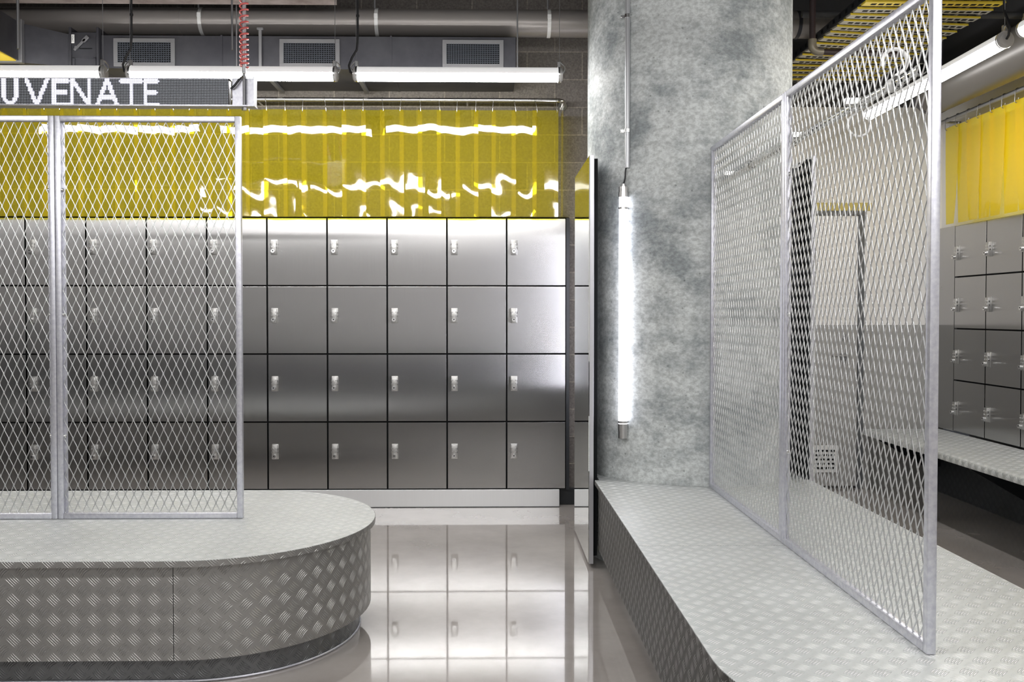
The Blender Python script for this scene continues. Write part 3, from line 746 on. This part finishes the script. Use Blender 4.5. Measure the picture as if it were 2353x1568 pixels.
# ------------------------------------------------------------------ linear tube lamps
def tube_lamp(label, p0, p1, axis, group, cord_at=0, wires=(0, 1), wtop=(4.30, 4.30)):
    p0, p1 = Vector(p0), Vector(p1); dr = (p1-p0).normalized()
    t = thing('pendant_tube_lamp', label, 'lamp', (p0+p1)/2, group)
    R = .043
    m = MB(); m.cyl(p0, p1, R*.97, 20, False, a0=PI*.5, a1=PI*1.5); m.build('glowing_diffuser', M_glow if axis == 'X' else M_glow_side, t, 60)
    m = MB(); m.cyl(p0, p1, R, 26, False, a0=-PI*.5, a1=PI*.5); m.build('housing', M_housing, t, 60)
    for e, s in ((p0, -1), (p1, 1)):
        m = MB(); q = e+dr*s*.012; m.cyl(e-dr*s*.003, q, R*1.03, 28); m.cyl(q, q+dr*s*.006, R*.8, 28); m.build('end_cap', M_cap, t)
        m = MB(); c = e-dr*s*.004
        m.cyl(c-dr*.005, c+dr*.005, R*1.06, 28, False); 
        m.box(c.x-.010, c.x+.010, c.y-.010, c.y+.010, c.z+R, c.z+R+.035, .002)
        m.path([c+Vector((0, 0, R+.03))+dr*s*(.012+.024*math.sin(PI*k/10)) - Vector((0, 0, .075*k/10)) for k in range(11)], .0035, 6)
        m.build('clip', M_bolt, t)
    for k in wires:
        e = p0 if k == 0 else p1
        m = MB(); m.cyl(e+Vector((0, 0, R+.03)), Vector((e.x, e.y, wtop[k])), .0016, 6); m.build('suspension_wire', M_strut, t)
    if cord_at is not None:
        e, s = (p0, -1) if cord_at == 0 else (p1, 1)
        b = e+dr*s*.018
        pts = [b, b+dr*s*.018+Vector((0, 0, .012)), b+dr*s*.026+Vector((0, 0, .05)), b+dr*s*.006+Vector((0, 0, .10)), b-dr*s*.022+Vector((0, 0, .145)), b-dr*s*.028+Vector((0, 0, .22)), Vector((b.x-dr.x*s*.028, b.y-dr.y*s*.028, 4.30))]
        m = MB(); m.path(pts, .0065, 8); tie = pts[5]+Vector((0, 0, .12)); m.cyl(tie, tie+Vector((0, 0, .012)), .010, 10); m.build('cord', M_cord, t)
    return t
GL = 'suspended linear tube lamps'
tube_lamp('suspended linear tube lamp nearest the column above the yellow curtain', (-.775, 5.37, 2.815), (.440, 5.37, 2.815), 'X', GL)
tube_lamp('suspended linear tube lamp behind the coiled red cable', (-2.115, 5.37, 2.815), (-.900, 5.37, 2.815), 'X', GL)
tube_lamp('suspended linear tube lamp cut off by the left edge', (-3.500, 5.37, 2.815), (-2.275, 5.37, 2.815), 'X', GL, None, (1,))
tube_lamp('suspended tube lamp seen partly through the mesh on the right', (2.71, 4.65, 2.815), (2.71, 6.30, 2.80), 'Y', GL, 0, (0, 1), (4.30, 3.182))
tube_lamp('second lamp in the right-hand row, at the right edge', (2.71, 2.85, 2.815), (2.71, 4.47, 2.815), 'Y', GL)
for x0, nm in ((-3.2, 'left'), (-1.85, 'middle'), (-.5, 'right')):
    tube_lamp(f'{nm} lamp of the row hung over the front aisle', (x0, 1.95, 2.83), (x0+1.22, 1.95, 2.83), 'X', GL, None)
for x0, nm in ((-4.2, 'far left'), (-2.2, 'left'), (-.2, 'middle'), (1.8, 'right')):  # unseen row, added as fill light from the front
    tube_lamp(f'{nm} unseen fill lamp added behind the front aisle', (x0, -.7, 2.83), (x0+1.22, -.7, 2.83), 'X', GL, None)
tube_lamp('unseen fill lamp added over the front aisle beyond the long bench', (1.1, 1.2, 2.83), (2.3, 1.2, 2.83), 'X', GL, None)  # another unseen lamp, added for more front light

# ------------------------------------------------------------------ LED sign
SY = 4.80
sg = thing('led_sign', 'black dot matrix LED sign showing white capital letters over the island bench', 'sign', (-2.2, SY, 2.49))
SX1, SZ0, SZ1 = -1.3715, 2.496, 2.634
mb = MB(); mb.box(-3.6, SX1, SY, SY+.05, SZ0, SZ1, .001); mb.build('board', M_board, sg)
mb = MB(); mb.box(-3.6, SX1+.14, SY-.012, SY+.055, SZ0-.008, SZ0-.001); mb.box(-3.6, SX1+.006, SY+.0, SY+.055, SZ1, SZ1+.005); mb.build('tray', M_galv, sg)
mb = MB()
mb.box(SX1+.010, SX1+.138, SY+.030, SY+.050, SZ0-.002, SZ1+.012, .002); mb.box(SX1+.132, SX1+.138, SY-.012, SY+.03, SZ0-.002, SZ1+.012)
mb.build('end_bracket', M_galv, sg)
mb = MB(); mb.path([(SX1+.01, SY+.01, 2.585), (SX1+.03, SY+.005, 2.60), (SX1+.055, SY+.01, 2.635), (SX1+.075, SY+.015, 2.655)], .006, 8); mb.build('power_lead', M_cord, sg)
mb = MB(); mb.cyl((-1.291, SY+.01, 2.478), (-1.291, SY+.01, 2.665), .008, 12); mb.build('threaded_rod', M_strut, sg)
for z in (2.478, 2.645):
    mb = MB(); mb.cyl((-1.291, SY+.01, z-.008), (-1.291, SY+.01, z+.006), .015, 6); mb.build('nut', M_bolt, sg)
# letters rasterised on the LED grid; strokes in sign coordinates (dots)
pitch = 3.525/2050*SY; nrow = 16
def sgx(px): return (px-1117)/2050*SY - .002
strokes = {
 'U': [((8, 0), (8, 9)), ((37, 0), (37, 9))], 'V': [((60, 0), (84, 16)), ((108, 0), (84, 16))],
 'E': [((123, 0), (123, 16)), ((123, .8), (155, .8)), ((123, 8), (151, 8)), ((123, 15.3), (155, 15.3))],
 'N': [((165, 0), (165, 16)), ((204, 0), (204, 16)), ((165, 0), (204, 16))],
 'A': [((223, 16), (246, 0)), ((246, 0), (268, 16)), ((230, 11), (262, 11))],
 'T': [((301, 0), (301, 16)), ((279, .8), (324, .8))],
 'F': [((334, 0), (334, 16)), ((334, .8), (360, .8)), ((334, 8), (357, 8)), ((334, 15.3), (360, 15.3))]}
rowpx = 60/16.0
segs = []
for L_, ss in strokes.items():
    for (a, b_) in ss: segs.append((L_, (a[0], 182+a[1]*rowpx), (b_[0], 182+b_[1]*rowpx)))
for i in range(10):
    t0, t1 = PI*i/10, PI*(i+1)/10
    segs.append(('U', (22.5+14.5*math.cos(t0), 216+22*math.sin(t0)), (22.5+14.5*math.cos(t1), 216+22*math.sin(t1))))
def dseg(p, a, b_):
    ax_, ay = a; bx_, by = b_; dx, dy = bx_-ax_, by-ay; t = max(0, min(1, ((p[0]-ax_)*dx+(p[1]-ay)*dy)/(dx*dx+dy*dy+1e-9)))
    return math.hypot(p[0]-ax_-t*dx, p[1]-ay-t*dy)
lit = {k: MB() for k in strokes}; off = MB()
ncol = int((SX1-.004+3.55)/pitch)
for c in range(ncol):
    x = SX1-.006-pitch*c; pxx = 525+(x+1.372)*435.7
    for r in range(nrow):
        z = SZ1-.005-(SZ1-SZ0-.010)*r/(nrow-1); pyy = 182+r*rowpx
        best = None; bd = 4.7
        if -6 < pxx < 366:
            for (k, a, b_) in segs:
                dd = dseg((pxx, pyy), a, b_)
                if dd < bd: bd = dd; best = k
        h = pitch*.5 if best else pitch*.24
        tgt = lit[best] if best else off
        tgt.bm.faces.new([tgt.bm.verts.new((x+h*math.cos(q), SY-.0012-(.0006 if best else 0), z+h*math.sin(q))) for q in [2*PI*k/8 for k in range(8)]])
off.build('led_dots', M_led_off, sg, 0, False)
for k, m in lit.items(): m.build('lit_letter', M_led_on, sg, 0, False)

# red coil cable and its drop pipe
pc = thing('coiled_cable', 'red coiled cable wound round a grey drop pipe above the sign', 'cable', (-1.291, SY+.01, 2.68))
mb = MB(); mb.cyl((-1.291, SY+.01, 2.668), (-1.285, SY+.01, 4.30), .011, 16); mb.build('drop_pipe', M_pipe_grey, pc)
mb = MB(); pts = []; z = 2.70; a = 0
while z < 4.2:
    n = len(pts); pts.append((-1.290+.0215*math.cos(a), SY+.01+.0215*math.sin(a), z)); a += PI/6
    z += (.0195 + .013*(.5+.5*math.sin(z*9)))/12
mb.path(pts, .0047, 6); mb.build('coil', M_red, pc, 60)

# ------------------------------------------------------------------ ducts
rd = thing('rectangular_duct', 'dark grey rectangular air duct with three grilles above the lamps', 'duct', (-1.2, 6.1, 2.98))
mb = MB(); mb.box(-2.50, .197, 5.87, 6.44, 2.980, 3.195, .003)
for x in (-.62, -1.72): mb.box(x-.006, x+.006, 5.866, 6.44, 2.977, 3.198)
mb.build('duct_body', M_duct, rd)
for (x0, x1) in ((-2.415, -2.02), (-1.343, -.953), (-.284, .114)):
    z0, z1 = 2.990, 3.172; f = .026
    mb = MB(); mb.box(x0, x1, 5.858, 5.868, z1-f, z1, .001); mb.box(x0, x1, 5.858, 5.868, z0, z0+f, .001); mb.box(x0, x0+f, 5.858, 5.868, z0+f, z1-f); mb.box(x1-f, x1, 5.858, 5.868, z0+f, z1-f)
    for sx_ in (x0+.05, x1-.05): mb.cyl((sx_, 5.858, z1-.010), (sx_, 5.856, z1-.010), .004, 8)
    g = mb.build('grille', M_grille, rd)
    mb = MB(); mb.quad((x0, 5.8695, z0), (x1, 5.8695, z0), (x1, 5.8695, z1), (x0, 5.8695, z1)); mb.build('grille_void', M_black, g)
    mb = MB(); nxx, nzz = 22, 10
    for k in range(nxx+1):
        xx = x0+f+(x1-x0-2*f)*k/nxx; mb.box(xx-.0014, xx+.0014, 5.860, 5.868, z0+f, z1-f)
    for k in range(nzz+1):
        zz = z0+f+(z1-z0-2*f)*k/nzz; mb.box(x0+f, x1-f, 5.860, 5.868, zz-.0014, zz+.0014)
    mb.build('eggcrate', M_core, g)
for x in (-1.45, -.85):
    mb = MB(); mb.box(x-.014, x+.014, 5.90, 6.42, 2.955, 2.979, .002); mb.cyl((x, 6.05, 2.945), (x, 6.05, 2.985), .006, 8); mb.build('support_strut', M_strut, rd)
for x in (.205, -1.62):
    mb = MB(); mb.cyl((x, 5.86, 2.94), (x, 5.86, 4.30), .005, 8); mb.build('hanger_rod', M_strut, rd)
mb = MB(); mb.box(-1.475, -1.455, 5.845, 5.857, 2.99, 3.235, .002); mb.box(-1.485, -1.445, 5.84, 5.866, 3.225, 3.24, .002); mb.build('strut_upright', M_strut, rd)

rn = thing('round_duct', 'long round spiral air duct with pale strap bands under the ceiling', 'duct', (-.6, 6.1, 3.357))
mb = MB(); mb.cyl((-3.6, 6.1, 3.357), (3.0, 6.1, 3.357), .090, 40); mb.build('duct', M_duct_round, rn)
for x in (-2.06, 1.93, 2.12, 2.45):
    mb = MB(); mb.cyl((x-.012, 6.1, 3.357), (x+.012, 6.1, 3.357), .0925, 40); mb.build('joint_band', M_duct_round if x < 0 else M_duct, rn)
for x in (-1.91, -.735, .425):
    mb = MB(); mb.cyl((x-.012, 6.1, 3.357), (x+.012, 6.1, 3.357), .0935, 40, False); mb.box(x-.013, x+.013, 6.0, 6.012, 3.36, 3.39, .002); s_ = mb.build('strap', M_white_plastic, rn)
    mb = MB(); mb.cyl((x-.01, 6.03, 3.43), (x-.01, 6.03, 4.30), .006, 8); mb.build('strap_rod', M_strut, s_)

bd = thing('branch_duct', 'dark square duct branch with a damper box at the far left', 'duct', (-2.8, 5.6, 2.99))
mb = MB(); mb.box(-3.55, -2.975, 3.2, 5.76, 2.996, 3.245, .003); mb.build('trunk', M_duct, bd)
mb = MB(); mb.box(-3.545, -2.98, 3.2, 5.74, 2.988, 2.995); mb.build('underside_reflection', M_underside_reflect, bd)
mb = MB(); mb.box(-3.57, -2.955, 5.76, 5.80, 2.985, 3.262, .003); mb.build('flange', M_strut, bd)
mb = MB()
A = [(-2.975, 5.80, 2.996), (-2.975, 5.80, 3.245), (-2.70, 5.86, 3.195), (-2.70, 5.86, 2.985)]
Bk = [(-3.5, 6.40, 2.996), (-3.5, 6.40, 3.245), (-2.70, 6.42, 3.195), (-2.70, 6.42, 2.985)]
va = [mb.bm.verts.new(p) for p in A]; vb = [mb.bm.verts.new(p) for p in Bk]
mb.bm.faces.new(va); mb.bm.faces.new(vb[::-1])
for i in range(4): mb.bm.faces.new((va[i], vb[i], vb[(i+1) % 4], va[(i+1) % 4]))
mb.build('tapered_section', M_duct, bd)
mb = MB(); mb.box(-2.69, -2.502, 5.845, 6.42, 2.984, 3.205, .003); mb.box(-2.692, -2.676, 5.835, 6.42, 2.982, 3.235, .002); mb.box(-2.516, -2.500, 5.835, 6.42, 2.982, 3.235, .002)
mb.box(-2.67, -2.52, 5.838, 5.845, 3.035, 3.045); mb.box(-2.67, -2.655, 5.838, 5.845, 2.985, 3.04); mb.box(-2.535, -2.52, 5.838, 5.845, 2.985, 3.04)
dp = mb.build('damper_box', M_duct, bd)
rot = Matrix.Translation((-2.63, 5.835, 3.11)) @ Matrix.Rotation(-math.radians(45), 4, 'Y') @ Matrix.Translation((2.63, -5.835, -3.11))
mb = MB(); mb.box(-2.665, -2.565, 5.828, 5.838, 3.103, 3.117, .001, rot=rot); mb.box(-2.585, -2.54, 5.828, 5.838, 3.098, 3.122, .001, rot=rot); mb.cyl((-2.64, 5.838, 3.100), (-2.64, 5.822, 3.100), .010, 10); mb.build('damper_lever', M_strut, dp)
mb = MB(); mb.box(-2.625, -2.545, 5.840, 5.846, 3.096, 3.100); mb.build('damper_slot', M_black, dp)
mb = MB(); mb.box(-2.672, -2.654, 5.831, 5.8345, 3.130, 3.185); lbp = mb.build('damper_label', M_label, dp)
cu = bpy.data.curves.new('open_text', 'FONT'); cu.body = 'OPEN'; cu.size = .0165; cu.align_x = 'CENTER'; cu.align_y = 'CENTER'
tmp = bpy.data.objects.new('tmp', cu); COL.objects.link(tmp); bpy.context.view_layer.update()
me = bpy.data.meshes.new_from_object(tmp.evaluated_get(bpy.context.evaluated_depsgraph_get()))
bpy.data.objects.remove(tmp); me.materials.clear(); me.materials.append(M_blackpaint)
me.transform(Matrix.Translation((-2.663, 5.8305, 3.1575)) @ Matrix.Rotation(PI/2, 4, 'X') @ Matrix.Rotation(PI/2, 4, 'Z'))
link('damper_lettering', me, dp)
for x in (-2.80, -1.525):
    mb = MB(); mb.cyl((x, 5.42, 2.97), (x, 5.42, 4.30), .0085 if x < -2 else .006, 10); tag(mb.build('threaded_hanger_rod', M_strut), 'steel hanger rod beside the far left duct' if x < -2 else 'thin dark hanger rod left of the coiled red cable', 'rod')
mb = MB(); mb.box(-4.2, -.96, 5.45, 5.80, 3.372, 3.50); tag(mb.build('overhead_beam', M_beam), 'pale pinkish beam across the top left edge', 'beam')

rr_ = thing('wall_duct', 'beige round duct running along the right wall above the curtain rod', 'duct', (3.24, 4, 2.96))
mb = MB(); mb.cyl((3.24, 1.0, 2.98), (3.24, 6.45, 2.98), .15, 40); mb.build('duct', M_duct_beige, rr_)
mb = MB(); mb.cyl((3.24, 6.42, 2.98), (3.24, 6.455, 2.98), .153, 40); mb.build('end_collar', M_duct, rr_)

# cable tray with slotted rungs, upper right
ctray = thing('cable_tray', 'yellow and beige slotted cable tray under the ceiling right of the column', 'cable tray', (2.6, 6, 3.2))
for x, m_ in ((2.205, M_blackpaint), (3.0, M_strut)):
    mb = MB(); mb.box(x-.012, x+.012, 4.9, 7.0, 3.2, 3.25, .002)
    mb.mi = 1
    for k in range(21): mb.box(x-.0135, x+.0135, 4.93+k*.098, 4.96+k*.098, 3.215, 3.238)
    mb.build('side_rail', [m_, M_black], ctray)
yy = 4.95; i = 0
while yy < 6.98:
    u = (yy-4.95)/2.05; ang = math.radians(9*math.sin(PI*min(1, max(0, (u-.15)/.7))))
    rot = Matrix.Translation((2.6, yy, 3.195)) @ Matrix.Rotation(ang, 4, 'Z') @ Matrix.Translation((-2.6, -yy, -3.195))
    mb = MB(); mb.box(2.195, 3.01, yy-.034, yy+.034, 3.186, 3.199, .002, rot=rot)
    mb.mi = 1
    for k in range(17): mb.box(2.24+k*.045, 2.270+k*.045, yy-.012, yy+.012, 3.1845, 3.1875, rot=rot)
    mb.mi = 2; mb.box(2.193, 3.012, yy-.037, yy-.034, 3.185, 3.197, rot=rot)
    mb.build('rung', [M_slat_y if i < 3 else M_slat_b, M_black, M_slat_y], ctray)
    yy += .122; i += 1
for k in range(12):
    x = 2.26+k*.06+random.uniform(-.01, .01); mb = MB()
    mb.path([(x+.02*math.sin(t*2+k), 4.9+t*2.1, 3.212+.008*((k % 3))) for t in [q/10 for q in range(11)]], .007, 6); mb.build('cable', M_cable if k % 3 else M_cord, ctray)
mb = MB(); mb.path([(2.935, 5.80, 3.18), (2.935, 5.80, 3.158), (2.935+.02, 5.80, 3.14), (2.935+.035, 5.80, 3.16), (2.935+.02, 5.80, 3.175)], .004, 6); mb.build('cable_loop', M_bolt, ctray)

sp = thing('sprinkler_pipe', 'dark iron pipe with a bronze elbow dropping beside the column', 'pipe', (2.01, 5.5, 3.0))
mb = MB(); mb.cyl((2.01, 5.5, 3.06), (2.01, 5.5, 4.30), .019, 20); mb.cyl((2.06, 5.5, 3.0), (2.55, 5.5, 2.985), .019, 20); mb.build('pipe', M_pipe_dark, sp)
mb = MB(); mb.path([(2.01, 5.5, 3.075), (2.01, 5.5, 3.05)]+[(2.05-.04*math.cos(PI/2*k/6), 5.5, 3.04-.04*math.sin(PI/2*k/6)) for k in range(7)]+[(2.075, 5.5, 3.0)], .025, 16); mb.build('elbow', M_pipe_elbow, sp)
mb = MB(); mb.cyl((2.05, 5.8, 3.33), (3.6, 5.8, 3.33), .022, 16); tag(mb.build('overhead_pipe', M_wall_dark), 'dark horizontal pipe under the ceiling beside the iron drop pipe', 'pipe')
mb = MB(); mb.cyl((1.95, 5.6, 3.45), (2.3, 5.6, 3.95), .012, 12); tag(mb.build('hanger_brace_rod', M_strut), 'slanting brace rod above the iron drop pipe', 'rod')
mb = MB(); mb.path([(-1.21, 5.2, 3.42), (-1.19, 5.2, 3.33), (-1.13, 5.2, 3.27), (-1.06, 5.2, 3.272), (-1.0, 5.2, 3.30), (-.96, 5.2, 3.38), (-.95, 5.2, 4.28)], .008, 8); tag(mb.build('cable_loop', M_cord), 'black cable loop hanging right of the coiled red cable', 'cable')

# ------------------------------------------------------------------ camera, world, colour
cam = bpy.data.cameras.new('camera'); co = bpy.data.objects.new('camera', cam); COL.objects.link(co); S.camera = co
F, PX, PY = 2050.0, 1150.0, 765.0
cam.sensor_fit = 'HORIZONTAL'; cam.sensor_width = 36; cam.lens = F*36/2353
cam.shift_x = (1176.5-PX)/2353; cam.shift_y = -(784-PY)/2353
co.location = (0, 0, 1.38)
co.rotation_euler = (PI/2-math.atan(42/F), 0, -math.atan(33/F))
cam.clip_start = .05
w = bpy.data.worlds.new('world'); S.world = w; w.use_nodes = True
w.node_tree.nodes['Background'].inputs[0].default_value = (.6, .63, .7, 1); w.node_tree.nodes['Background'].inputs[1].default_value = .05
S.cycles.max_bounces = 8; S.cycles.diffuse_bounces = 4; S.cycles.glossy_bounces = 4; S.cycles.transparent_max_bounces = 12
S.view_settings.view_transform = 'Standard'; S.view_settings.look = 'None'; S.view_settings.exposure = .2; S.view_settings.gamma = 1
for o in list(COL.objects):
    if '_local' in o: del o['_local']
